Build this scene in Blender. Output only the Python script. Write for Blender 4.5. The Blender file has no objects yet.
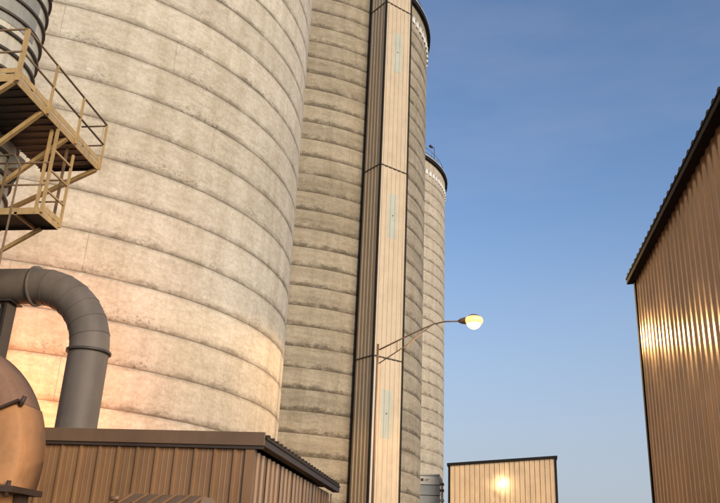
import bpy, bmesh, math, random
from mathutils import Matrix, Vector
random.seed(7)
PI = math.pi
sc = bpy.context.scene
COL = sc.collection

# ------------------------------------------------------------------ camera
cam_d = bpy.data.cameras.new('camera')
cam_d.sensor_width = 36.0
cam_d.lens = 36.0 * 814.0 / 720.0
cam_d.clip_start = 0.1
cam_d.clip_end = 6000.0
cam = bpy.data.objects.new('camera', cam_d)
COL.objects.link(cam)
Zc = Vector((96, 2056.5, -814)).normalized()
Yc = Vector((118, -320, -814)); Yc = (Yc - Zc * Yc.dot(Zc)).normalized()
Xc = Yc.cross(Zc)
cam.matrix_world = Matrix.Translation((0, 0, 1.6)) @ Matrix((Xc, Yc, Zc)).to_4x4()
sc.camera = cam

# ------------------------------------------------------------------ light
SUN_AZ, SUN_EL = math.radians(136), math.radians(16)
w = bpy.data.worlds.new('World'); sc.world = w; w.use_nodes = True
wn, wl = w.node_tree.nodes, w.node_tree.links
bg = wn['Background']
sky = wn.new('ShaderNodeTexSky'); sky.sky_type = 'NISHITA'
sky.sun_disc = False; sky.sun_elevation = SUN_EL; sky.sun_rotation = SUN_AZ
sky.air_density = 1.0; sky.dust_density = 0.6; sky.ozone_density = 4.0
# thin high cloud, drifting over the whole sky
wtc = wn.new('ShaderNodeTexCoord'); wmp = wn.new('ShaderNodeMapping'); wmp.inputs['Scale'].default_value = (1.6, 1.6, 7.0)
wl.new(wtc.outputs['Generated'], wmp.inputs[0])
wno = wn.new('ShaderNodeTexNoise'); wno.inputs['Scale'].default_value = 1.7; wno.inputs['Detail'].default_value = 7; wno.inputs['Roughness'].default_value = .55
wl.new(wmp.outputs[0], wno.inputs['Vector'])
wrp = wn.new('ShaderNodeMapRange'); wrp.inputs[1].default_value = .42; wrp.inputs[2].default_value = .75; wrp.inputs[3].default_value = 0; wrp.inputs[4].default_value = .17
wl.new(wno.outputs[0], wrp.inputs[0])
wmx = wn.new('ShaderNodeMix'); wmx.data_type = 'RGBA'; wmx.inputs[7].default_value = (2.3, 2.25, 2.75, 1)
wl.new(wrp.outputs[0], wmx.inputs[0]); 
wti = wn.new('ShaderNodeMix'); wti.data_type = 'RGBA'; wti.blend_type = 'MULTIPLY'; wti.inputs[0].default_value = 1; wti.inputs[7].default_value = (.98, .855, .80, 1)
wl.new(sky.outputs[0], wti.inputs[6]); wl.new(wti.outputs[2], wmx.inputs[6])
# dusty air low over the horizon, the same all round
wse = wn.new('ShaderNodeSeparateXYZ'); wl.new(wtc.outputs['Generated'], wse.inputs[0])
whz = wn.new('ShaderNodeMapRange'); whz.interpolation_type = 'SMOOTHSTEP'
whz.inputs[1].default_value = .0; whz.inputs[2].default_value = .46; whz.inputs[3].default_value = .95; whz.inputs[4].default_value = 0
wl.new(wse.outputs[2], whz.inputs[0])
wm2 = wn.new('ShaderNodeMix'); wm2.data_type = 'RGBA'; wm2.inputs[7].default_value = (1.80, 1.93, 2.20, 1)
wl.new(whz.outputs[0], wm2.inputs[0]); wl.new(wmx.outputs[2], wm2.inputs[6]); wl.new(wm2.outputs[2], bg.inputs[0])
bg.inputs[1].default_value = 0.15
sd = bpy.data.lights.new('sun', 'SUN'); sd.energy = 2.2; sd.angle = math.radians(34); sd.color = (1.0, .84, .62)
so = bpy.data.objects.new('sun', sd); COL.objects.link(so)
sdir = Vector((math.sin(SUN_AZ) * math.cos(SUN_EL), math.cos(SUN_AZ) * math.cos(SUN_EL), math.sin(SUN_EL)))
so.rotation_euler = (-sdir).to_track_quat('-Z', 'Y').to_euler()
so.location = sdir * 200
vs = sc.view_settings
vs.view_transform = 'Standard'; vs.look = 'None'; vs.gamma = 1.0; vs.exposure = 0.7
try: vs.use_curve_mapping = False
except Exception: pass

# ------------------------------------------------------------------ materials
def nodes(name):
    m = bpy.data.materials.new(name); m.use_nodes = True
    return m, m.node_tree.nodes, m.node_tree.links, m.node_tree.nodes['Principled BSDF']
def noise(n, l, vec, scale, detail=6, rough=.6, vscale=None):
    mp = n.new('ShaderNodeMapping')
    if vscale: mp.inputs['Scale'].default_value = vscale
    l.new(vec, mp.inputs[0])
    t = n.new('ShaderNodeTexNoise'); t.inputs['Scale'].default_value = scale
    t.inputs['Detail'].default_value = detail; t.inputs['Roughness'].default_value = rough
    l.new(mp.outputs[0], t.inputs['Vector'])
    return t.outputs[0]
def ramp(n, l, fac, a, b, ca=(0, 0, 0, 1), cb=(1, 1, 1, 1)):
    r = n.new('ShaderNodeValToRGB')
    r.color_ramp.elements[0].position = a; r.color_ramp.elements[0].color = ca
    r.color_ramp.elements[1].position = b; r.color_ramp.elements[1].color = cb
    l.new(fac, r.inputs[0]); return r.outputs[0]
def mixc(n, l, fac, a, b, mode='MIX'):
    x = n.new('ShaderNodeMix'); x.data_type = 'RGBA'; x.blend_type = mode
    for s, v in ((0, fac), (6, a), (7, b)):
        if isinstance(v, (int, float, tuple)):
            x.inputs[s].default_value = v
        else: l.new(v, x.inputs[s])
    return x.outputs[2]
def math_(n, l, op, a, b=0.0, c=None):
    x = n.new('ShaderNodeMath'); x.operation = op
    for i, v in enumerate((a, b, c)):
        if v is None: continue
        if isinstance(v, (int, float)): x.inputs[i].default_value = v
        else: l.new(v, x.inputs[i])
    return x.outputs[0]
def bump(n, l, h, strength, dist, bsdf):
    b = n.new('ShaderNodeBump'); b.inputs['Strength'].default_value = strength; b.inputs['Distance'].default_value = dist
    l.new(h, b.inputs['Height']); l.new(b.outputs[0], bsdf.inputs['Normal'])
def rgb(r, g, b): return (r, g, b, 1)

def concrete(name, light, dark, joint, mould, band, wide=2.6, stain_shade=(.17, .135, .095, 1), even=.25, soft=.50):
    """weathered form-cast concrete; local z of a lift (0..1) drives the stain along its joints"""
    m, n, l, p = nodes(name)
    geo = n.new('ShaderNodeNewGeometry'); pos = geo.outputs['Position']
    tc = n.new('ShaderNodeTexCoord'); sep = n.new('ShaderNodeSeparateXYZ'); l.new(tc.outputs['Object'], sep.inputs[0])
    zl = math_(n, l, 'DIVIDE', sep.outputs[2], 1.25)
    inf = n.new('ShaderNodeObjectInfo')
    big = noise(n, l, pos, .35, 6, .65)
    streak = noise(n, l, pos, 1.0, 6, .65, (1.6, 1.6, .16))
    hband = noise(n, l, pos, 1.0, 5, .6, (.10, .10, 2.2))
    fine = noise(n, l, pos, 9, 8, .75)
    blotch = noise(n, l, pos, 1.7, 7, .7)
    f = math_(n, l, 'MULTIPLY_ADD', big, .55, math_(n, l, 'MULTIPLY_ADD', blotch, .35, math_(n, l, 'MULTIPLY', hband, band)))
    col = mixc(n, l, ramp(n, l, f, .40, .40 + .32 + band * .5), dark, light)
    # each lift is its own pour: slightly different tone
    col = mixc(n, l, 1.0, col, ramp(n, l, inf.outputs['Random'], 0, 1, rgb(.86, .86, .85), rgb(1, 1, 1)), 'MULTIPLY')
    col = mixc(n, l, 1.0, col, ramp(n, l, streak, .34, .60, rgb(.84, .82, .78), rgb(1, 1, 1)), 'MULTIPLY')
    # dirt along the joint: bottom edge of each lift, ragged upward
    ragn = noise(n, l, pos, 1.5, 8, .72, (1, 1, 1.8))
    edge = math_(n, l, 'SUBTRACT', math_(n, l, 'MULTIPLY', ragn, 1.5), math_(n, l, 'MULTIPLY', zl, wide))
    lg = ramp(n, l, noise(n, l, pos, .16, 4, .55, (1, 1, .6)), .40, .62, rgb(even, even, even), rgb(1, 1, 1))
    lr = ramp(n, l, inf.outputs['Random'], .15, .9, (min(1, .2 + even), min(1, .2 + even), min(1, .2 + even), 1), rgb(1, 1, 1))
    em = math_(n, l, 'MULTIPLY', math_(n, l, 'MULTIPLY', ramp(n, l, edge, .46, .76), lg), lr)
    col = mixc(n, l, math_(n, l, 'MULTIPLY', em, joint), col, stain_shade)
    # thin ragged weep just under the lip above
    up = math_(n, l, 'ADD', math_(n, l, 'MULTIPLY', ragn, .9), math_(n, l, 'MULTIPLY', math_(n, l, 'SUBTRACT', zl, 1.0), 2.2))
    col = mixc(n, l, math_(n, l, 'MULTIPLY', ramp(n, l, up, .30, .60), joint * .45), col, stain_shade)
    # soft weathering and painted belly shade hugging every joint, uneven along its length
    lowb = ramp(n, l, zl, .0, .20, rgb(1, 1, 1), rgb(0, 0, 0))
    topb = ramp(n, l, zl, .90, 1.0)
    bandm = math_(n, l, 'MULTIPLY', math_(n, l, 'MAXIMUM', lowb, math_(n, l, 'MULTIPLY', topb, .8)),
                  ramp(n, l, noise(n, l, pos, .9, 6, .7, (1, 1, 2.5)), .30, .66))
    col = mixc(n, l, math_(n, l, 'MULTIPLY', bandm, soft), col, stain_shade)
    # smeared laitance: short horizontal trowel-like smudges
    sm = noise(n, l, pos, 1.0, 7, .72, (2.2, 2.2, 6.0))
    col = mixc(n, l, 1.0, col, ramp(n, l, sm, .36, .58, rgb(.85, .83, .79), rgb(1.03, 1.03, 1.03)), 'MULTIPLY')
    # mould specks gathering in the lower third and in patches
    sp = noise(n, l, pos, 7, 5, .8, (1, 1, 1.6))
    gate = ramp(n, l, noise(n, l, pos, .55, 3, .5), .47, .62)
    spm = math_(n, l, 'MULTIPLY', math_(n, l, 'MULTIPLY', ramp(n, l, sp, .51, .60), gate),
                ramp(n, l, zl, .0, .50, rgb(1, 1, 1), rgb(.10, .10, .10)))
    col = mixc(n, l, math_(n, l, 'MULTIPLY', spm, mould), col, rgb(.06, .05, .04))
    # bug holes
    vo = n.new('ShaderNodeTexVoronoi'); vo.inputs['Scale'].default_value = 3.2; l.new(pos, vo.inputs['Vector'])
    holes = ramp(n, l, vo.outputs['Distance'], .030, .05, rgb(.55, .50, .44), rgb(1, 1, 1))
    col = mixc(n, l, 1.0, col, holes, 'MULTIPLY')
    col = mixc(n, l, 1.0, col, ramp(n, l, fine, .32, .62, rgb(.80, .78, .75), rgb(1.03, 1.03, 1.03)), 'MULTIPLY')
    l.new(col, p.inputs['Base Color']); p.inputs['Roughness'].default_value = .92
    p.inputs['Specular IOR Level'].default_value = .25
    bump(n, l, math_(n, l, 'MULTIPLY_ADD', fine, .6, blotch), .5, .02, p)
    return m

def paint(name, c, rough=.45, var=.25, metallic=0.0, dirt=(.05, .035, .022), dirt_amt=.35, scale=1.0, spec=.5, vstreak=True):
    m, n, l, p = nodes(name)
    pos = n.new('ShaderNodeNewGeometry').outputs['Position']
    a = noise(n, l, pos, 1.3 * scale, 6, .65)
    s = noise(n, l, pos, 2.5 * scale, 6, .7, (1.5, 1.5, .10 if vstreak else 1.0))
    f = noise(n, l, pos, 30 * scale, 4, .7)
    lo = tuple(x * (1 - var) for x in c) + (1,)
    hi = tuple(min(1, x * (1 + var * .5)) for x in c) + (1,)
    col = mixc(n, l, ramp(n, l, a, .3, .7), lo, hi)
    oi = n.new('ShaderNodeObjectInfo')
    col = mixc(n, l, 1.0, col, ramp(n, l, oi.outputs['Random'], 0, 1, rgb(.88, .88, .88), rgb(1.04, 1.03, 1.02)), 'MULTIPLY')
    dm = math_(n, l, 'MULTIPLY', ramp(n, l, s, .48, .72), dirt_amt)
    col = mixc(n, l, dm, col, dirt + (1,))
    l.new(col, p.inputs['Base Color'])
    l.new(math_(n, l, 'MULTIPLY_ADD', a, .25, rough - .12), p.inputs['Roughness'])
    p.inputs['Metallic'].default_value = metallic
    p.inputs['Specular IOR Level'].default_value = spec
    bump(n, l, math_(n, l, 'MULTIPLY_ADD', f, .15, a), .12, .01, p)
    return m

M = {}
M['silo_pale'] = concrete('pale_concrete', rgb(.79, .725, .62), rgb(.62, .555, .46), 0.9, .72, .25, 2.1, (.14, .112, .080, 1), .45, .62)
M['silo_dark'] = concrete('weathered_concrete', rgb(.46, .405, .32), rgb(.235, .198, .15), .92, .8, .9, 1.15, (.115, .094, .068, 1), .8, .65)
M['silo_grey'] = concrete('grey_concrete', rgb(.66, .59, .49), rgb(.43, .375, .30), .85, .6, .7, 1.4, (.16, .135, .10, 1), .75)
M['joint'] = paint('joint_mortar', (.27, .22, .16), .95, .3, spec=.2)
M['tower'] = paint('cream_siding', (.63, .51, .36), .5, .10, dirt=(.30, .22, .13), dirt_amt=.30)
M['black_trim'] = paint('black_trim', (.016, .013, .011), .65, .3, dirt_amt=.1, spec=.2)
M['pale_trim'] = paint('pale_trim', (.62, .57, .47), .45, .1, dirt_amt=.1)
M['skylight'] = paint('fibreglass_panel', (.50, .51, .42), .35, .12, dirt=(.2, .2, .15), dirt_amt=.25)
M['shed_siding'] = paint('tan_siding', (.26, .142, .066), .42, .18, dirt=(.09, .06, .04), dirt_amt=.45)
M['fascia'] = paint('brown_fascia', (.165, .098, .054), .5, .15, dirt_amt=.2)
M['dark_brown'] = paint('dark_brown_trim', (.045, .030, .022), .55, .25, dirt_amt=.2)
M['roof'] = paint('brown_roof', (.045, .031, .024), .65, .25, dirt_amt=.2, spec=.25)
M['warehouse'] = paint('copper_siding', (.44, .245, .115), .18, .18, metallic=.40, dirt=(.13, .07, .035), dirt_amt=.35, spec=.6)
M['far_siding'] = paint('far_tan_siding', (.72, .50, .28), .105, .12, dirt=(.3, .18, .10), dirt_amt=.25, spec=.8)
M['galv'] = paint('duct_steel', (.165, .135, .112), .62, .22, metallic=.0, dirt=(.09, .07, .055), dirt_amt=.5)
M['flange'] = paint('flange_steel', (.10, .085, .075), .5, .3, metallic=.3)
M['fan'] = paint('fan_paint', (.58, .275, .11), .72, .22, dirt=(.22, .11, .05), dirt_amt=.5, vstreak=False)
M['fan_shaded'] = paint('fan_shaded_paint', (.27, .145, .085), .68, .25, dirt_amt=.3, vstreak=False)  # darker copy of the fan colour; the upper cover's shade is put into it
M['rust'] = paint('dark_rust', (.07, .040, .026), .65, .4, dirt_amt=.3)
M['post'] = paint('dark_post', (.045, .038, .035), .6, .3)
M['yellow'] = paint('yellow_paint', (.54, .36, .15), .5, .2, dirt=(.20, .11, .05), dirt_amt=.5, scale=3)
M['rail_dark'] = paint('worn_rail', (.20, .125, .06), .55, .35, dirt_amt=.5, scale=3)
M['grating'] = paint('grating_steel', (.05, .04, .032), .6, .3)
M['tank'] = paint('tank_shell', (.66, .60, .47), .5, .18, dirt=(.16, .14, .11), dirt_amt=.55)
M['tank_panel'] = paint('tank_grey_panel', (.31, .30, .26), .45, .25, dirt_amt=.4)
M['hoop'] = paint('hoop_steel', (.075, .055, .04), .6, .35)
M['white'] = paint('white_panel', (.62, .61, .57), .5, .12, dirt=(.28, .26, .22), dirt_amt=.35)
M['slate'] = paint('slate_panel', (.33, .36, .37), .5, .15, dirt_amt=.25)
M['vent'] = paint('vent_white', (.85, .84, .80), .5, .05, dirt_amt=.05)
M['lamp_metal'] = paint('lamp_pole', (.17, .11, .07), .5, .3, dirt_amt=.3)
M['asphalt'] = paint('yard_asphalt', (.07, .065, .06), .9, .4, vstreak=False)
M['glass'] = paint('dark_glass', (.03, .04, .05), .1, .1, dirt_amt=.1)
def emis(name, c, s):
    m, n, l, p = nodes(name)
    p.inputs['Base Color'].default_value = c + (1,); p.inputs['Emission Color'].default_value = c + (1,)
    p.inputs['Emission Strength'].default_value = s; return m
M['lamp_glow'] = emis('sodium_glow', (1.0, .68, .36), 1.5)
M['lamp_rim'] = emis('sodium_rim', (1.0, .52, .19), .95)

# ------------------------------------------------------------------ mesh helpers
class MB:
    def __init__(self): self.v, self.f, self.sm = [], [], []
    def add(self, vs, fs, smooth=False):
        b = len(self.v); self.v += [tuple(x) for x in vs]
        self.f += [tuple(i + b for i in f) for f in fs]; self.sm += [smooth] * len(fs); return self
    def box(self, x0, x1, y0, y1, z0, z1):
        return self.add([(x0, y0, z0), (x1, y0, z0), (x1, y1, z0), (x0, y1, z0), (x0, y0, z1), (x1, y0, z1), (x1, y1, z1), (x0, y1, z1)],
            [(0, 3, 2, 1), (4, 5, 6, 7), (0, 1, 5, 4), (1, 2, 6, 5), (2, 3, 7, 6), (3, 0, 4, 7)])
    def bar(self, a, b, wx, wz=None, up=(0, 0, 1)):
        a, b = Vector(a), Vector(b); wz = wz or wx; d = (b - a).normalized(); u = Vector(up)
        if abs(d.dot(u)) > .95: u = Vector((0, 1, 0))
        s = d.cross(u).normalized(); t = s.cross(d)
        vs = []
        for q in (a, b):
            for i, j in ((-1, -1), (1, -1), (1, 1), (-1, 1)): vs.append(q + s * (i * wx / 2) + t * (j * wz / 2))
        return self.add(vs, [(0, 1, 2, 3), (7, 6, 5, 4), (0, 4, 5, 1), (1, 5, 6, 2), (2, 6, 7, 3), (3, 7, 4, 0)])
    def tube(self, pts, r, n=12, cap=True):
        pts = [Vector(p) for p in pts]; rs = r if isinstance(r, (list, tuple)) else [r] * len(pts)
        vs = []; prev = None
        for i, p in enumerate(pts):
            d = (pts[min(i + 1, len(pts) - 1)] - pts[max(i - 1, 0)]).normalized()
            u = prev if prev else (Vector((0, 0, 1)) if abs(d.z) < .9 else Vector((0, 1, 0)))
            s = d.cross(u).normalized(); t = s.cross(d); prev = t
            for k in range(n):
                a = 2 * PI * k / n; vs.append(p + (s * math.cos(a) + t * math.sin(a)) * rs[i])
        fs = []
        for i in range(len(pts) - 1):
            for k in range(n):
                k2 = (k + 1) % n; fs.append((i * n + k, i * n + k2, (i + 1) * n + k2, (i + 1) * n + k))
        self.add(vs, fs, True)
        if cap:
            b = len(self.v) - len(vs)
            self.f.append(tuple(b + k for k in reversed(range(n)))); self.sm.append(False)
            e = b + (len(pts) - 1) * n
            self.f.append(tuple(e + k for k in range(n))); self.sm.append(False)
        return self
    def lathe(self, prof, n=48, a0=0, a1=2 * PI, smooth=True):
        full = abs(a1 - a0 - 2 * PI) < 1e-6; c = n if full else n + 1
        vs = [(r * math.cos(a0 + (a1 - a0) * k / n), r * math.sin(a0 + (a1 - a0) * k / n), z) for r, z in prof for k in range(c)]
        fs = []
        for i in range(len(prof) - 1):
            for k in range(n):
                k2 = (k + 1) % c; fs.append((i * c + k, i * c + k2, (i + 1) * c + k2, (i + 1) * c + k))
        return self.add(vs, fs, smooth)
    def mesh(self, name, mat):
        me = bpy.data.meshes.new(name); me.from_pydata(self.v, [], self.f)
        me.polygons.foreach_set('use_smooth', self.sm); me.materials.append(mat)
        bm = bmesh.new(); bm.from_mesh(me); bmesh.ops.recalc_face_normals(bm, faces=bm.faces); bm.to_mesh(me); bm.free()
        return me
    def build(self, name, mat, parent=None, loc=(0, 0, 0), rz=0):
        return put(name, self.mesh(name, M[mat] if isinstance(mat, str) else mat), parent, loc, rz)
def put(name, me, parent=None, loc=(0, 0, 0), rz=0):
    o = bpy.data.objects.new(name, me); COL.objects.link(o)
    o.parent = parent; o.location = loc; o.rotation_euler = (0, 0, rz); return o
def thing(name, label, cat, loc=(0, 0, 0), rz=0, group=None):
    o = bpy.data.objects.new(name, None); COL.objects.link(o); o.empty_display_size = .3
    o.location = loc; o.rotation_euler = (0, 0, rz); o['label'] = label; o['category'] = cat
    if group: o['group'] = group
    return o
def tag(o, label, cat, group=None):
    o['label'] = label; o['category'] = cat
    if group: o['group'] = group
    return o
def bevel(o, w=.01, seg=2):
    md = o.modifiers.new('bevel', 'BEVEL'); md.width = w; md.segments = seg; md.limit_method = 'ANGLE'; return o

def rib_profile(width, ribs, kind):
    """(u, depth) points across one sheet; depth grows outward"""
    P = []; p = width / ribs
    for r in range(ribs):
        u = r * p
        if kind == 'R':       # flat pan, tall trapezoid rib, two small stiffeners
            P += [(u, 0), (u + .012 * p / .305, .0), (u + .030 * p / .305, .034), (u + .062 * p / .305, .034), (u + .080 * p / .305, 0)]
            for q in (.145, .225):
                c = u + q * p / .305; P += [(c - .012, 0), (c - .004, .003), (c + .004, .003), (c + .012, 0)]
        elif kind == 'sine':
            for k in range(10): P.append((u + p * k / 10, 0.014 * (1 - math.cos(2 * PI * k / 10))))
        else:                 # box rib
            P += [(u, 0), (u + .42 * p, 0), (u + .50 * p, .035), (u + .72 * p, .035), (u + .80 * p, 0)]
    P.append((width, P[0][1])); return P
def sheet_mesh(name, width, ribs, kind, z0, z1, mat, z1b=None, smooth=False):
    """a ribbed wall sheet in the local XZ plane, ribs toward -Y, 4 mm lap return at both sides; z1b = top at the far side"""
    P = rib_profile(width, ribs, kind); vs = []
    z1b = z1 if z1b is None else z1b
    for u, d in P:
        t = u / width; vs += [(u, -d, z0), (u, -d, z1 + (z1b - z1) * t)]
    fs = [(2 * i, 2 * i + 2, 2 * i + 3, 2 * i + 1) for i in range(len(P) - 1)]
    nb = len(vs)
    for u, d in P:
        t = u / width; vs += [(u, -d + .006, z0), (u, -d + .006, z1 + (z1b - z1) * t)]
    fs += [(nb + 2 * i + 1, nb + 2 * i + 3, nb + 2 * i + 2, nb + 2 * i) for i in range(len(P) - 1)]
    e = 2 * (len(P) - 1)
    fs += [(1, nb + 1, nb, 0), (e, nb + e, nb + e + 1, e + 1)]
    for i in range(len(P) - 1):
        fs += [(2 * i + 1, 2 * i + 3, nb + 2 * i + 3, nb + 2 * i + 1), (2 * i, nb + 2 * i, nb + 2 * i + 2, 2 * i + 2)]
    mb = MB(); nf = len(P) - 1
    mb.add(vs, fs[nf:], False)
    mb.add(vs[:nb], fs[:nf], smooth)
    return mb.mesh(name, M[mat])
def clad(parent, me, name, start, direction, width, count):
    """a row of sheets from start along direction; outward = right-hand side rotated so local -Y faces out"""
    rz = math.atan2(direction[1], direction[0])
    for i in range(count):
        put(name, me, parent, (start[0] + direction[0] * width * i, start[1] + direction[1] * width * i, start[2]), rz)

# ------------------------------------------------------------------ ground
g = MB()
S = 900
g.add([(-S, -S, 0), (S, -S, 0), (S, S, 0), (-S, S, 0)], [(0, 1, 2, 3)])
o = g.build('ground', 'asphalt'); o['kind'] = 'structure'; o['label'] = 'dark asphalt yard between the silos and sheds'

# ------------------------------------------------------------------ silos
def lift_mesh(name, R, h, mat, panels=34, nseg=6, seed=1):
    rnd = random.Random(seed); mb = MB(); dz = .012; core = R - .018; lip = .010; gaps = [rnd.random() < .11 for _ in range(panels)]
    for k in range(panels):
        a0 = 2 * PI * k / panels + (0.004 / R if gaps[k] else 0); a1 = 2 * PI * (k + 1) / panels - (0.004 / R if gaps[(k + 1) % panels] else 0)
        r = R + rnd.uniform(-.0012, .0012); rb = r
        vs = []; c = nseg + 1
        def patch(rows, smooth):
            vs = [(rr * math.cos(a0 + (a1 - a0) * i / nseg), rr * math.sin(a0 + (a1 - a0) * i / nseg), z) for rr, z in rows for i in range(c)]
            mb.add(vs, [(j * c + i, j * c + i + 1, (j + 1) * c + i + 1, (j + 1) * c + i) for j in range(len(rows) - 1) for i in range(nseg)], smooth)
        patch(((core, dz), (rb - .010, dz), (rb, dz + .03)), False)
        patch(((rb, dz + .03), (r + lip * .3, h * .5), (r + lip, h - dz - .04)), True)
        patch(((r + lip, h - dz - .04), (r + lip - .014, h - dz), (core, h - dz)), False)
        sec = ((core, dz), (rb - .010, dz), (rb, dz + .03), (r + lip * .3, h * .5), (r + lip, h - dz - .04), (r + lip - .014, h - dz), (core, h - dz))
        for ang, on in ((a0, gaps[k]), (a1, gaps[(k + 1) % panels])):
            if on: mb.add([(rr * math.cos(ang), rr * math.sin(ang), z) for rr, z in sec], [tuple(range(7))], False)
    return mb.mesh(name, M[mat])
def silo(label, c, R, h, n, z0, mat, seed, rim=False, vents=(0, 0)):
    t = thing('grain_silo', label, 'silo', (c[0], c[1], 0), 0, 'concrete grain silos')
    top = z0 + n * h
    MB().lathe([(R - .017, 0), (R - .017, top)], 160).build('core_wall', 'joint', t)
    meshes = [lift_mesh('concrete_lift', R, h, mat, seed=seed + q) for q in range(3)]
    rnd = random.Random(seed)
    for i in range(n):
        o = put('concrete_lift', meshes[i % 3], t, (0, 0, z0 + i * h), 2 * PI / 34 * rnd.randrange(34) + rnd.uniform(-.008, .008))
    roof = MB().lathe([(R - .1, top + .02), (R + .16, top + .02), (R + .16, top + .30), (R + .05, top + .34), (0, top + 1.6)], 120, smooth=False).build('roof', 'silo_grey', t)
    if rim:
        MB().lathe([(R + .10, top - .10), (R + .24, top - .10), (R + .24, top + .22), (R + .165, top + .22)], 120, smooth=False).build('rim_flashing', 'black_trim', roof)
        MB().lathe([(R + .165, top + .222), (R + .26, top + .222), (R + .26, top + .30), (R + .165, top + .31)], 120, smooth=False).build('rim_cap', 'pale_trim', roof)
        vm = MB().box(-.17, .17, -.06, .02, -.42, .0).mesh('vent', M['vent']); hm = MB().box(-.20, .20, -.09, .0, 0, .05).mesh('vent_hood', M['vent'])
        a = vents[0]
        while a < vents[1]:
            v = put('vent', vm, t, (math.cos(a) * (R + .03), math.sin(a) * (R + .03), top - 1.15), a + PI / 2)
            put('vent_hood', hm, v); a += .62 / R
        rr = R - .15; a0, a1 = vents
        for zz in (.85, 1.35):
            pts = [(rr * math.cos(a0 + (a1 - a0) * k / 40), rr * math.sin(a0 + (a1 - a0) * k / 40), top + zz) for k in range(41)]
            MB().tube(pts, .022, 6).build('guard_rail', 'lamp_metal', roof)
        for k in range(0, 41, 3):
            a = a0 + (a1 - a0) * k / 40
            MB().tube([(rr * math.cos(a), rr * math.sin(a), top + .28), (rr * math.cos(a), rr * math.sin(a), top + 1.35)], .022, 6).build('rail_post', 'lamp_metal', roof)
    return t
# lift joints measured from the photo: silo one has a joint at 16.83 m, spacing 1.249; silo two at 34.9, spacing 1.146
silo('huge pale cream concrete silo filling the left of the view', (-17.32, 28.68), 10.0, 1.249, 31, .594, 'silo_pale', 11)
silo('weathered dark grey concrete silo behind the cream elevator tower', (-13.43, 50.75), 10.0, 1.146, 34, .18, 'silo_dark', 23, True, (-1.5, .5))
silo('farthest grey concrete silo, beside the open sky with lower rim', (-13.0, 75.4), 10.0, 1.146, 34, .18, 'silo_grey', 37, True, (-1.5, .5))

# mast lamp on the far silo's roof edge
m_ = thing('mast_lamp', 'small dark hooked mast lamp on the farthest silo rim', 'lamp', (-3.98, 72.9, 39.55))
MB().tube([(0, 0, 0), (0, 0, 2.25), (-.05, 0, 2.42), (-.2, 0, 2.52), (-.34, 0, 2.50)], .03, 8).build('mast', 'post', m_)
MB().tube([(-.15, 0, 2.42), (-.25, 0, 2.52), (-.45, 0, 2.66), (-.52, 0, 2.70)], [.06, .13, .15, .08], 10).build('lamp_head', 'post', m_)

# ------------------------------------------------------------------ elevator tower
TC = Vector((-5.43, 42.05, 0))       # near corner
TA = math.radians(45)
t = thing('elevator_tower', 'tall slim cream ribbed-metal elevator tower in front of the grey silo', 'tower', TC, TA)
WR, WL, TOP = 2.09, 1.675, 53.5       # local +X = right face, local +Y = left face
MB().box(.045, WR - .045, .045, WL - .045, 0, TOP - .1).build('core', 'black_trim', t)
tiers = [.02, 1.2, 12.47, 23.96, 35.6, 47.1, TOP]
for i in range(len(tiers) - 1):
    a, b = tiers[i] + .03, tiers[i + 1] - .03
    put('siding_sheet', sheet_mesh('siding_sheet', WR - .14, 6, 'box', a, b, 'tower'), t, (.07, .04, 0), 0)
    put('siding_sheet', sheet_mesh('siding_sheet', WL - .14, 5, 'box', a, b, 'tower'), t, (.04, WL - .07, 0), -PI / 2)
    if i:
        z = tiers[i]
        MB().box(.0, WR, -.012, .03, z - .032, z + .032).build('seam_flashing', 'dark_brown', t)
        MB().box(-.012, .03, .04, WL, z - .032, z + .032).build('seam_flashing', 'dark_brown', t)
for nm, x, y, mt in (('corner_trim', 0, 0, 'black_trim'), ('corner_trim', WR, 0, 'black_trim'), ('corner_trim', 0, WL, 'black_trim')):
    sx = 1 if x == 0 else -1; sy = 1 if y == 0 else -1
    mb = MB(); mb.box(min(x - sx * .016, x + sx * .075), max(x - sx * .016, x + sx * .075), min(y - sy * .016, y + sy * .0), max(y - sy * .016, y + sy * .0), 0, TOP)
    mb.box(min(x - sx * .018, x - sx * .0), max(x - sx * .018, x - sx * .0), min(y - sy * .0162, y + sy * .075), max(y - sy * .0162, y + sy * .075), .002, TOP - .002)
    mb.build(nm, mt, t)
MB().box(.08, .20, -.022, -.002, .5, 12.2).build('lit_corner_strip', 'pale_trim', t)  # lit stretch of the corner trim, its light put into a pale colour
MB().box(-.05, WR + .05, -.05, WL + .05, TOP, TOP + .12).build('cap', 'black_trim', t)
for z0, z1 in ((8.2, 10.75), (19.5, 22.3), (30.7, 33.6), (42.2, 45.0)):
    wpan = put('skylight_panel', sheet_mesh('skylight_panel', .65, 2, 'box', z0, z1, 'skylight'), t, (.72, .035, 0), 0)
    MB().box(.295, .345, -.05, -.03, (z0 + z1) / 2, (z0 + z1) / 2 + .06).build('latch', 'post', wpan)

# ------------------------------------------------------------------ buildings
def shed_like(): pass
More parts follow.
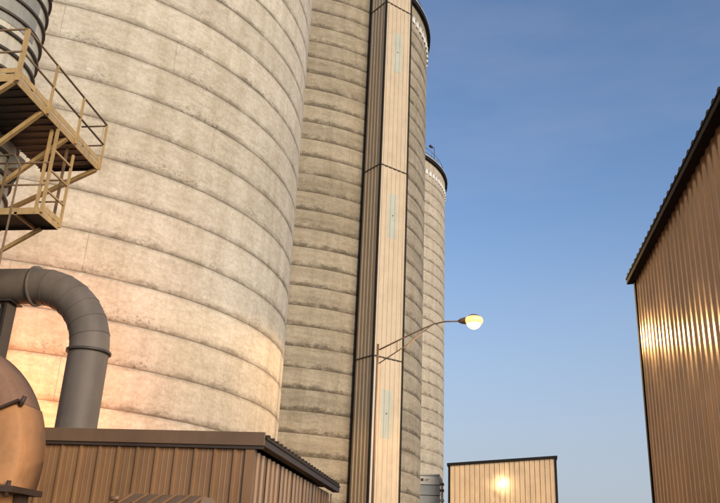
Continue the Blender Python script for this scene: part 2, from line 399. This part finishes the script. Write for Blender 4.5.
# left shed: corner (-3.3, 12.05), runs left and back
t = thing('metal_shed', 'brown ribbed-metal shed with flat fascia below the big pale silo', 'shed', (-3.32, 12.06, 0))
LX, LY, H = 5.49, 6.86, 3.27
MB().box(-LX + .02, -.02, .02, LY - .02, 0, H).build('wall_core', 'dark_brown', t)
me = sheet_mesh('siding_panel', .915, 3, 'R', .05, H, 'shed_siding')
clad(t, me, 'siding_panel', (-LX, 0, 0), (1, 0), .915, 6)
me2 = sheet_mesh('siding_panel', .9145, 3, 'R', .05, H - .02, 'shed_siding')
clad(t, me2, 'siding_panel', (0, 0.002, 0), (0, 1), .98 * .915 / .915 * 1.0 * (LY / 7 / .98), 7)
mb = MB(); mb.box(-.09, .045, -.045, -.036, 0, H - .01); mb.box(.036, .0455, -.0455, .09, .002, H - .012); mb.build('corner_trim', 'shed_siding', t)
MB().box(.036, .046, LY - .09, LY + .04, .002, H - .012).build('corner_trim', 'shed_siding', t)
# front fascia and its drip lip
f = MB().box(-LX - .25, .20, -.10, -.05, 3.30, 3.50).build('fascia', 'fascia', t); bevel(f, .008)
MB().box(-LX - .25, .19, -.075, -.048, 3.255, 3.297).build('drip_edge', 'dark_brown', f)
# soffit / eave box along the right side
e = MB().box(.05, .20, -.048, LY + .15, 3.30, 3.40).build('eave_trim', 'dark_brown', t)
def roof_ribs(x0, x1, y0, y1, z, slope, pitch, hgt):
    """ribbed roof sheet, ribs along X; slope = rise per metre away from the eave x1->x0 (x0 inner)"""
    pts = []; y = y0
    while y < y1 - 1e-6:
        for q, d in ((0, 0), (.45, 0), (.58, hgt), (.82, hgt), (.95, 0)):
            if y + q * pitch < y1: pts.append((y + q * pitch, d))
        y += pitch
    pts.append((y1, 0)); vs = []
    for yy, d in pts:
        vs += [(x1, yy, z + d), (x0, yy, z + d + slope * abs(x0 - x1)), (x1, yy, z - .03), (x0, yy, z - .03 + slope * abs(x0 - x1))]
    fs = []
    for i in range(len(pts) - 1):
        a, b = 4 * i, 4 * i + 4
        fs += [(a, b, b + 1, a + 1), (a + 2, a + 3, b + 3, b + 2), (a, a + 2, b + 2, b)]
    return MB().add(vs, fs)
roof_ribs(-LX - .22, .215, -.046, LY + .16, 3.435, .01, .29, .055).build('roof', 'roof', t)

# right warehouse: wall plane x = 4, far corner y = 20.05
t = thing('corrugated_warehouse', 'tall copper-brown corrugated warehouse at the right edge reflecting the lamp', 'warehouse', (4.0, 20.05, 0))
WH, WLEN, DEP = 8.72, 10.12, 16.0
MB().box(.03, DEP, -WLEN, -.03, 0, WH - .1).build('wall_core', 'dark_brown', t)
me = sheet_mesh('siding_panel', 1.68, 5, 'sine', .06, WH - .02, 'warehouse', smooth=True)
clad(t, me, 'siding_panel', (0, -.02, 0), (0, -1), 1.68, 6)
mb = MB(); mb.box(-.05, -.04, -.10, .03, 0, WH); mb.box(-.0505, .10, .022, .032, .002, WH - .002); mb.build('corner_trim', 'black_trim', t)
me = sheet_mesh('siding_panel', 1.6, 5, 'sine', .06, WH - .02, 'warehouse', smooth=True)
clad(t, me, 'siding_panel', (DEP - .1, 0.0, 0), (-1, 0), 1.58, 10)
MB().box(-.20, .03, -WLEN, .10, WH - .02, WH + .10).build('eave_trim', 'black_trim', t)
rf = roof_ribs(DEP, -.22, -WLEN, .14, WH + .135, .09, .336, .045).build('roof', 'roof', t)
mb = MB(); L = DEP + .2
mb.add([(-.2, .10, WH - .02), (DEP, .10, WH - .02 + .09 * L), (DEP, .135, WH - .02 + .09 * L), (-.2, .135, WH - .02), (-.2, .10, WH + .10), (DEP, .10, WH + .10 + .09 * L), (DEP, .135, WH + .10 + .09 * L), (-.2, .135, WH + .10)],
       [(0, 1, 2, 3), (4, 7, 6, 5), (0, 4, 5, 1), (3, 2, 6, 7), (0, 3, 7, 4), (1, 5, 6, 2)]).build('rake_trim', 'black_trim', t)
mb = MB(); mb.add([(.03, -.03, WH - .1), (DEP, -.03, WH - .1), (DEP, -.03, WH - .1 + .09 * DEP), (.03, -.08, WH - .1), (DEP, -.08, WH - .1), (DEP, -.08, WH - .1 + .09 * DEP)], [(0, 2, 1), (3, 4, 5), (0, 1, 4, 3), (1, 2, 5, 4), (0, 3, 5, 2)]).build('gable_infill', 'dark_brown', t)
# near end wall of the warehouse, clad like the rest
ne = -WLEN - .004
for i in range(10):
    za, zb = WH - .05 + .09 * 1.59 * i, WH - .05 + .09 * 1.59 * (i + 1)
    put('siding_panel', sheet_mesh('siding_panel', 1.586, 5, 'sine', .06, za, 'warehouse', zb, True), t, (.02 + 1.59 * i, ne, 0), 0)
mb = MB(); mb.box(-.05, -.04, ne - .05, ne + .08, 0, WH); mb.box(-.0505, .10, ne - .06, ne - .05, .002, WH - .002); mb.build('corner_trim', 'black_trim', t)
mb = MB(); mb.add([(.03, ne + .03, WH - .1), (DEP, ne + .03, WH - .1), (DEP, ne + .03, WH - .1 + .09 * DEP), (.03, ne + .08, WH - .1), (DEP, ne + .08, WH - .1), (DEP, ne + .08, WH - .1 + .09 * DEP)], [(0, 1, 2), (3, 5, 4), (0, 3, 4, 1), (1, 4, 5, 2), (0, 2, 5, 3)]).build('gable_infill', 'dark_brown', t)
# far shed with rising roof line
t = thing('metal_shed', 'distant tan ribbed-metal shed with dark sloping roof edge under the sky', 'shed', (-1.86, 55.55, 0), math.radians(-2.75))
FW, H0, H1 = 6.93, 8.50, 9.10
mb = MB(); D = 9
mb.add([(.04, .05, 0), (FW - .04, .05, 0), (FW - .04, D, 0), (.04, D, 0), (.04, .05, H0), (FW - .04, .05, H1), (FW - .04, D, H1), (.04, D, H0)],
       [(0, 3, 2, 1), (4, 5, 6, 7), (0, 1, 5, 4), (1, 2, 6, 5), (2, 3, 7, 6), (3, 0, 4, 7)]); mb.build('wall_core', 'dark_brown', t)
ns = 7; pw = (FW - .16) / ns
for i in range(ns):
    za = H0 + (H1 - H0) * i / ns; zb = H0 + (H1 - H0) * (i + 1) / ns
    put('siding_panel', sheet_mesh('siding_panel', pw - .004, 3, 'R', .05, za, 'far_siding', zb), t, (.08 + i * pw, .0, 0))
def slope_box(x0, x1, y0, y1, za, zb, h):
    return MB().add([(x0, y0, za), (x1, y0, zb), (x1, y1, zb), (x0, y1, za), (x0, y0, za + h), (x1, y0, zb + h), (x1, y1, zb + h), (x0, y1, za + h)],
        [(0, 3, 2, 1), (4, 5, 6, 7), (0, 1, 5, 4), (1, 2, 6, 5), (2, 3, 7, 6), (3, 0, 4, 7)])
slope_box(-.10, FW + .10, -.16, D + .1, H0 - .02, H1, .17).build('roof', 'black_trim', t)
MB().box(-.03, .12, -.05, .045, 0, H0 - .03).build('corner_trim', 'black_trim', t)
MB().box(FW - .10, FW + .04, -.05, .045, 0, H1 - .03).build('corner_trim', 'black_trim', t)

# white slatted cabinet shaft at the silo foot
t = thing('panelled_shaft', 'pale white and slate panelled shaft at the foot of the far silos', 'shaft', (-3.92, 57, 0))
MB().box(.02, 1.38, .03, 1.0, 0, 8.1).build('core', 'black_trim', t)
zs = [8.13, 7.98]; z = 7.98
while z > 1: z -= .60 if z > 7.5 else .68; zs.append(z)
for i in range(len(zs) - 1):
    o = MB().box(0, 1.40, -.0, 1.02, zs[i + 1] + .03, zs[i] - .02).build('panel', 'white' if i < 2 else 'slate', t)
    if i == 1:
        MB().box(.14, .32, -.012, -.001, 7.62, 7.80).build('emblem', 'dark_brown', o)
        for q in range(2): MB().box(.40, .72 - q * .08, -.010, -.001, 7.72 - q * .09, 7.76 - q * .09).build('lettering_bar', 'rail_dark', o)
t = thing('vent_pipe', 'pale knobbly vertical pipe just right of the panelled shaft', 'pipe', (-2.34, 56.9, 0))
MB().tube([(0, 0, 0), (.02, 0, 4), (0, 0, 7.2), (-.08, 0, 7.75), (-.22, 0, 7.95)], .085, 10).build('pipe', 'white', t)
for z in (7.35, 6.95, 6.3, 5.6): 
    MB().tube([(0, -.01, z), (0, -.01, z + .16)], [.15, .13], 10).build('clamp', 'rail_dark' if z > 6.9 else 'white', t)

# ------------------------------------------------------------------ street lamp
LP = Vector((-3.67, 29.77, 0))
t = thing('street_lamp', 'lit sodium street lamp on a thin brown pole with braced arm', 'street lamp', LP)
ZT = 9.72
MB().tube([(0, 0, 0), (0, 0, 4), (0, 0, ZT)], [.06, .05, .042], 12).build('pole', 'lamp_metal', t)
MB().box(-.17, .17, -.17, .17, 0, .03).build('base_plate', 'lamp_metal', t)
arm = [(0.05, 0, ZT - .22), (.9, 0, ZT + .22), (1.7, 0, ZT + .62), (2.1, 0, ZT + .80), (2.5, .02, ZT + .90), (3.1, .03, ZT + .925)]
MB().tube(arm, .03, 8).build('arm', 'lamp_metal', t)
MB().tube([(0.05, 0, ZT - .75), (1.1, 0, ZT - .02), (2.0, 0, ZT + .74)], .022, 8).build('brace', 'lamp_metal', t)
MB().tube([(.72, 0, ZT - .28), (.72, 0, ZT + .13)], .015, 6).build('strut', 'lamp_metal', t)
head = MB().tube([(3.02, .03, ZT + .925), (3.14, .03, ZT + .93), (3.36, .03, ZT + .95), (3.68, .03, ZT + .96), (3.85, .03, ZT + .93)], [.05, .11, .15, .15, .08], 14).build('lamp_head', 'lamp_metal', t)
gl = MB(); pr = [(0.29 * math.sin(PI * k / 12), -.29 * math.cos(PI * k / 12)) for k in range(9)]
rim = MB(); rim.lathe([(.25, .16), (.31, .13), (.345, .06), (.35, .0), (.33, -.06), (.30, -.10), (.285, -.06)], 24, smooth=True); rim.build('glow_ring', 'lamp_rim', head, (3.60, .03, ZT + .92))  # added glowing ring, stands in for the orange glow round the bowl
cap = MB(); cap.lathe([(.27, .13), (.24, .18), (.15, .23), (0, .25)], 24); cap.build('lamp_hood', 'lamp_metal', head, (3.60, .03, ZT + .93))
gl.lathe(pr, 24); gl.build('lamp_bowl', 'lamp_glow', head, (3.60, .03, ZT + .90))
pl = bpy.data.lights.new('lamp_light', 'SPOT'); pl.spot_size = math.radians(178); pl.spot_blend = .16; pl.energy = 1800; pl.color = (1.0, .60, .24); pl.shadow_soft_size = .2
po = bpy.data.objects.new('lamp_light', pl); COL.objects.link(po); po.location = LP + Vector((3.60, .03, ZT + .50))

# ------------------------------------------------------------------ elbow duct
t = thing('elbow_duct', 'grey steel elbow duct dropping into the brown shed roof', 'duct', (-7.93, 15.5, 0))
RB, ZH = 1.45, 7.06
MB().tube([(0, 0, 3.35), (0, 0, ZH - RB)], .405, 40, False).build('vertical_pipe', 'galv', t)
MB().tube([(-RB, 0, ZH), (-7, 0, ZH)], .385, 40, False).build('horizontal_pipe', 'galv', t)
ng = 7
def bend(a): return Vector((-RB + RB * math.cos(a), 0, ZH - RB + RB * math.sin(a)))
for i in range(ng):
    a0, a1 = PI / 2 * i / ng, PI / 2 * (i + 1) / ng; pts = []; rs = []
    for k in range(5):
        a = a0 + (a1 - a0) * k / 4; pts.append(bend(a)); rs.append((.405 - .02 * (a / (PI / 2))) + (.007 if k == 0 else 0))
    MB().tube(pts, rs, 40, False).build('gore', 'galv', t)
    if i: MB().tube([bend(a0 - .006), bend(a0 + .006)], [.4135 - .02 * i / ng] * 2, 40).build('gore_seam', 'galv', t)
MB().tube([(0, 0, ZH - RB - .03), (0, 0, ZH - RB + .025)], .455, 40).build('flange', 'flange', t)
MB().tube([(-RB - .03, 0, ZH), (-RB + .03, 0, ZH)], .44, 40).build('flange', 'galv', t)
MB().tube([(0, 0, 3.42), (0, 0, 3.6)], [.52, .42], 40).build('roof_collar', 'flange', t)

t = thing('support_post', 'dark steel post under the horizontal grey duct at the left edge', 'post', (-10.15, 15.45, 0))
MB().box(-.30, .30, -.06, .06, 0, 6.62).build('web', 'post', t)
for s in (-.33, .27): MB().box(s, s + .06, -.18, .18, 0, 6.64).build('column_flange', 'post', t)
MB().box(-.42, .42, -.25, .25, 6.645, 6.672).build('cap_plate', 'post', t)
lug = MB(); lug.tube([(.12 + .07 * math.cos(k * PI / 6), -.2, 6.52 + .07 * math.sin(k * PI / 6)) for k in range(13)], .018, 8); lug.build('lifting_lug', 'galv', t)

# ------------------------------------------------------------------ fan housing
t = thing('blower_housing', 'round rusty-orange blower housing with bolted flanges at lower left', 'blower', (-7.13, 9.4, 0))
FZ = 2.72
def scroll(a): return 1.66 - .10 * max(0, min(1, (a - .2) / (PI * .75)))
def disc(a0, a1, y0, y1, mat, name, dr=0, n=32, dome=0):
    mb = MB(); vs = []; fs = []
    rows = ((0, y0 - dome), (.5, y0 - dome * .85), (.85, y0 - dome * .25), (.965, y0), (1.0, y0 + .05), (1.0, y1), (0, y1)); c = n + 1
    for rr, y in rows:
        for k in range(c):
            a = a0 + (a1 - a0) * k / n; r = rr * (scroll(a) + dr); vs.append((r * math.cos(a), y, FZ + r * math.sin(a)))
    fs = [(j * c + k, j * c + k + 1, (j + 1) * c + k + 1, (j + 1) * c + k) for j in range(len(rows) - 1) for k in range(n)]
    mb.add(vs, fs, True); return mb.build(name, mat, t)
SPL = .42
disc(-.20, SPL, 0, .6, 'fan', 'lower_cover', 0, 14, .05)
disc(SPL + .01, PI - .0, .03, .6, 'fan_shaded', 'upper_cover', -.012, 40, .05)
MB().bar((.15 * math.cos(SPL), -.05, FZ + .15 * math.sin(SPL)), (1.69 * math.cos(SPL), -.02, FZ + 1.69 * math.sin(SPL)), .12, .028, (-math.sin(SPL), 0, math.cos(SPL))).build('split_flange', 'rust', t)
def bolt(x, y, z):
    o = MB().tube([(x, y, z), (x, y - .05, z)], .035, 6).build('bolt', 'rust', t)
for r in (.5, .9, 1.3): bolt(r * math.cos(SPL), -.05, FZ + r * math.sin(SPL) + .04)
MB().tube([(1.70 * math.cos(SPL) - .02, .02, FZ + 1.70 * math.sin(SPL) - .06), (1.70 * math.cos(SPL) + .02, .02, FZ + 1.70 * math.sin(SPL) + .06)], .03, 8).build('bolt', 'rust', t)
MB().box(-1.9, 1.70, -.09, .64, FZ - .40, FZ - .33).build('base_flange', 'rust', t)
for x in (-1, -.4, .2, .7, 1.2, 1.62): MB().tube([(x, -.05, FZ - .46), (x, -.05, FZ - .27)], .03, 6).build('bolt', 'rust', t)
mb = MB(); mb.box(-1.6, 1.50, .0, .58, .25, FZ - .402); mb.build('lower_casing', 'fan', t)
MB().box(-1.75, 1.66, -.12, .70, 0, .248).build('plinth', 'joint', t)
MB().tube([(-.1, -.05, FZ), (-.1, -.45, FZ)], .62, 32).build('inlet_collar', 'fan', t)
MB().box(1.52, 1.60, .30, .5, .30, FZ - .402).build('stiffener', 'rust', t)

# ------------------------------------------------------------------ brown hopper with ribbed lid in front of the shed
t = thing('feed_hopper', 'brown hopper with ribbed hipped lid peeking up before the shed', 'hopper', (-4.0, 10.5, 0))
mb = MB(); x0, x1, y0, y1 = -.52, .58, -.35, .5
mb.add([(x0 + .1, y0 + .1, .6), (x1 - .1, y0 + .1, .6), (x1 - .1, y1 - .1, .6), (x0 + .1, y1 - .1, .6), (x0, y0, 2.28), (x1, y0, 2.28), (x1, y1, 2.28), (x0, y1, 2.28)],
       [(0, 3, 2, 1), (4, 5, 6, 7), (0, 1, 5, 4), (1, 2, 6, 5), (2, 3, 7, 6), (3, 0, 4, 7)]); mb.build('bin', 'fascia', t)
mb = MB()
mb.add([(x0 - .03, y0 - .03, 2.285), (x1 + .03, y0 - .03, 2.285), (x1 + .03, y1 + .03, 2.285), (x0 - .03, y1 + .03, 2.285), (x0 + .13, y0 + .2, 2.43), (x1 - .02, y0 + .2, 2.43), (x1 - .02, y1 - .2, 2.43), (x0 + .13, y1 - .2, 2.43)],
       [(0, 3, 2, 1), (4, 5, 6, 7), (0, 1, 5, 4), (1, 2, 6, 5), (2, 3, 7, 6), (3, 0, 4, 7)]); lid = mb.build('lid', 'fascia', t)
for k in range(6):
    xb = x0 + .06 + k * .19; MB().bar((xb, y0 - .03, 2.297), (xb + .10, y0 + .2, 2.44), .03, .02).build('lid_rib', 'shed_siding', lid)
MB().tube([(x0 - .05, y0, 2.34), (x0 + .06, y0 + .02, 2.36)], .03, 10).build('lifting_knob', 'shed_siding', lid)
for sx in (x0 + .14, x1 - .14):
    for sy in (y0 + .14, y1 - .14): MB().tube([(sx, sy, 0), (sx, sy, .7)], .04, 8).build('leg', 'post', t)

# ------------------------------------------------------------------ dust collector with access platforms
CX, CY, TR = -11.33, 13.99, 1.5
t = thing('dust_collector', 'hooped grey steel tank with yellow service platforms at upper left', 'tank', (CX, CY, 0))
MB().lathe([(.25, 3.2), (TR, 5.4), (TR, 17.2), (0, 17.9)], 64).build('shell', 'tank', t)
z = 5.586
while z < 17:
    MB().lathe([(TR + .002, z), (TR + .065, z), (TR + .065, z + .055), (TR + .002, z + .055)], 64, smooth=False).build('hoop', 'hoop', t); z += .435
for a in (.25 * PI, .75 * PI, 1.25 * PI, 1.75 * PI):
    MB().bar((1.35 * math.cos(a), 1.35 * math.sin(a), 0), (1.35 * math.cos(a), 1.35 * math.sin(a), 5.7), .18).build('leg', 'post', t)
# darker sheet on the right flank and a hatch with latches
MB().lathe([(TR + .004, 12.35), (TR + .012, 12.35), (TR + .012, 13.5), (TR + .004, 13.5)], 12, -.9, .1, False).build('patch_sheet', 'tank_panel', t)
def W(x, y, z): return (x - CX, y - CY, z)          # world to collector space
PX, PXI, Y0, Y1, PZ = -8.45, -9.85, 11.88, 15.50, 9.93
plat = MB().box(*[c for c in (PXI - CX, PX - CX - .02, Y0 - CY + .02, Y1 - CY - .02, PZ - .035, PZ - .005)]).build('platform', 'grating', t)
for k in range(14):
    y = Y0 + .12 + k * (Y1 - Y0 - .24) / 13
    MB().bar(W(PXI, y, PZ - .06), W(PX - .03, y, PZ - .045), .012, .018).build('grating_bar', 'grating', plat)
MB().box(PX - CX - .02, PX - CX + .0, Y0 - CY, Y1 - CY, PZ - .10, PZ + .06).build('edge_channel', 'yellow', plat)
MB().box(PX - CX + .004, PX - CX + .016, Y0 - CY, Y1 - CY, PZ + .075, PZ + .19).build('toe_board', 'yellow', plat)
MB().box(PXI - CX - 1.4, PX - CX - .022, Y0 - CY, Y0 - CY + .018, PZ - .10, PZ + .06).build('edge_channel', 'yellow', plat)
MB().box(PXI - CX - 1.4, PX - CX, Y0 - CY - .014, Y0 - CY - .002, PZ + .075, PZ + .18).build('toe_board', 'yellow', plat)
MB().box(PXI - CX, PX - CX - .022, Y1 - CY - .018, Y1 - CY, PZ - .10, PZ + .06).build('edge_channel', 'rust', plat)
for i, y in enumerate((Y0 + .02, 13.09, 14.3, Y1 - .02)):
    MB().bar(W(PX + .035, y, PZ - .08), W(PX + .035, y, PZ + 1.06), .085 if i == 0 else .042, .05).build('rail_post', 'yellow', plat)
MB().bar(W(-9.35, Y0, PZ), W(-9.35, Y0, PZ + 1.06), .05).build('rail_post', 'yellow', plat)
for dz in (1.06, .55):
    MB().tube([W(PX + .035, Y0, PZ + dz), W(PX + .035, Y1, PZ + dz)], .022, 8).build('rail', 'rail_dark', plat)
    MB().tube([W(PX + .035, Y0, PZ + dz), W(PXI - 1.5, Y0, PZ + dz)], .022, 8).build('rail', 'rail_dark', plat)
    MB().tube([W(PX + .035, Y1, PZ + dz), W(PX - .6, Y1, PZ + dz)], .02, 8).build('rail', 'rail_dark', plat)
for y, xe, ze in ((Y0 + .03, -9.9, 8.75), (12.98, -9.75, 8.7), (14.03, -9.72, 8.80), (Y1 - .05, -10.55, 8.80)):
    MB().bar(W(PX - .03, y, PZ - .10), W(xe, y, ze), .085, .085).build('brace', 'yellow', plat)
# lower landing
LZ, LX1, LXI, LY0, LY1 = 8.0, -8.50, -9.9, 13.62, 14.42
low = MB().box(LXI - CX, LX1 - CX - .02, LY0 - CY + .02, LY1 - CY - .02, LZ - .04, LZ - .01).build('platform', 'grating', t)
MB().box(LX1 - CX - .02, LX1 - CX, LY0 - CY, LY1 - CY, LZ - .09, LZ + .02).build('edge_channel', 'yellow', low)
MB().box(LX1 - CX + .004, LX1 - CX + .016, LY0 - CY, LY1 - CY, LZ + .03, LZ + .15).build('toe_board', 'yellow', low)
MB().box(LXI - CX, LX1 - CX - .022, LY0 - CY, LY0 - CY + .018, LZ - .09, LZ + .05).build('edge_channel', 'yellow', low)
MB().box(LXI - CX, LX1 - CX - .022, LY1 - CY - .018, LY1 - CY, LZ - .09, LZ + .05).build('edge_channel', 'rust', low)
MB().bar(W(-9.0, LY0, LZ - .07), W(-9.0, LY1, LZ - .07), .06).build('joist', 'yellow', low)
MB().bar(W(-8.85, LY1 - .05, LZ - .08), W(-10.1, LY1 - .05, LZ - .85), .07).build('brace', 'yellow', low)
for x, y in ((LX1 + .03, LY0 + .02), (LX1 - .10, LY0 + .02)):
    MB().bar(W(x, y, LZ - .05), W(x, y, PZ - .08), .055, .055).build('upright', 'yellow', low)
MB().bar(W(-9.4, LY0, LZ), W(-9.4, LY0, LZ + 1.05), .04).build('rail_post', 'rail_dark', low)
for dz in (.55, 1.05):
    MB().tube([W(LX1, LY0, LZ + dz), W(-9.9, LY0, LZ + dz)], .02, 8).build('rail', 'rail_dark', low)
    MB().tube([W(LX1, LY1, LZ + dz), W(-9.1, LY1, LZ + dz)], .02, 8).build('rail', 'rail_dark', low)
for x in (LX1 + .03, LX1 - .14):
    MB().bar(W(x, LY1 - .02, LZ - .05), W(x, LY1 - .02, PZ - .3 if x > LX1 else PZ - .1), .045, .05).build('upright', 'yellow' if x > LX1 else 'rail_dark', low)
lad = MB().bar(W(LX1 + .03, LY0 + .04, LZ + .45), W(LX1 + .03, LY1 - .04, LZ + .45), .035).build('ladder_rung', 'yellow', low)
for dz in (.9, 1.35): MB().bar(W(LX1 + .03, LY0 + .04, LZ + dz), W(LX1 + .03, LY1 - .04, LZ + dz), .035).build('ladder_rung', 'yellow', low)
# clutter between tank and platform: valve, junction boxes, latches
for (x, y, z, s) in ((-9.35, 12.75, 10.45, .10), (-9.3, 12.95, 10.75, .09), (-9.32, 13.05, 10.25, .11), (-9.38, 12.6, 10.15, .09)):
    MB().box(x - CX - s, x - CX + .02, y - CY - s, y - CY + s, z - s * .5, z + s * .5).build('latch', 'post', t)
jb = bevel(MB().box(-9.75 - CX, -9.5 - CX, 14.1 - CY, 14.35 - CY, 9.2, 9.5).build('junction_box', 'tank_panel', t), .02)
for q in range(3): MB().tube([W(-9.5 - q * .08, 14.2, 9.1), W(-9.6 - q * .05, 14.15, 8.8), W(-9.9, 14.0 - q * .1, 8.7)], .03, 8).build('hose', 'post', t)
MB().tube([W(-8.33, 12.45, 8.35), W(-8.32, 12.45, 3.6)], .02, 8).build('conduit', 'rail_dark', t)
MB().tube([W(-8.33, 12.45, 8.35), W(-8.5, 12.45, 8.6), W(-9.9, 12.9, 8.75)], .02, 8).build('conduit', 'rail_dark', t)

# ------------------------------------------------------------------ flood lamp behind the blower, washing the foot of the pale silo
t = thing('flood_lamp', 'sodium flood lamp on a short pole behind the blower, lighting the pale silo', 'flood lamp', (-10.9, 17.2, 0))
MB().tube([(0, 0, 0), (0, 0, 4.0)], .05, 10).build('pole', 'lamp_metal', t)
MB().box(-.15, .15, -.15, .15, 0, .03).build('base_plate', 'lamp_metal', t)
MB().tube([(-.2, 0, 4.0), (-.2, .0, 4.18), (.2, 0, 4.18), (.2, 0, 4.0)], .015, 6).build('yoke', 'lamp_metal', t)
hd = bevel(MB().box(-.18, .18, -.10, .08, 3.92, 4.20).build('lamp_head', 'post', t), .02)
MB().box(-.15, .15, .082, .09, 3.95, 4.17).build('lamp_lens', 'lamp_glow', hd)
fl = bpy.data.lights.new('flood_light', 'SPOT'); fl.spot_size = math.radians(150); fl.spot_blend = .6; fl.energy = 1050; fl.color = (1.0, .29, .06); fl.shadow_soft_size = .15
fo = bpy.data.objects.new('flood_light', fl); COL.objects.link(fo); fo.location = (-10.9, 17.45, 4.1)
fo.rotation_euler = Vector((-.30, .94, .10)).to_track_quat('-Z', 'Y').to_euler()
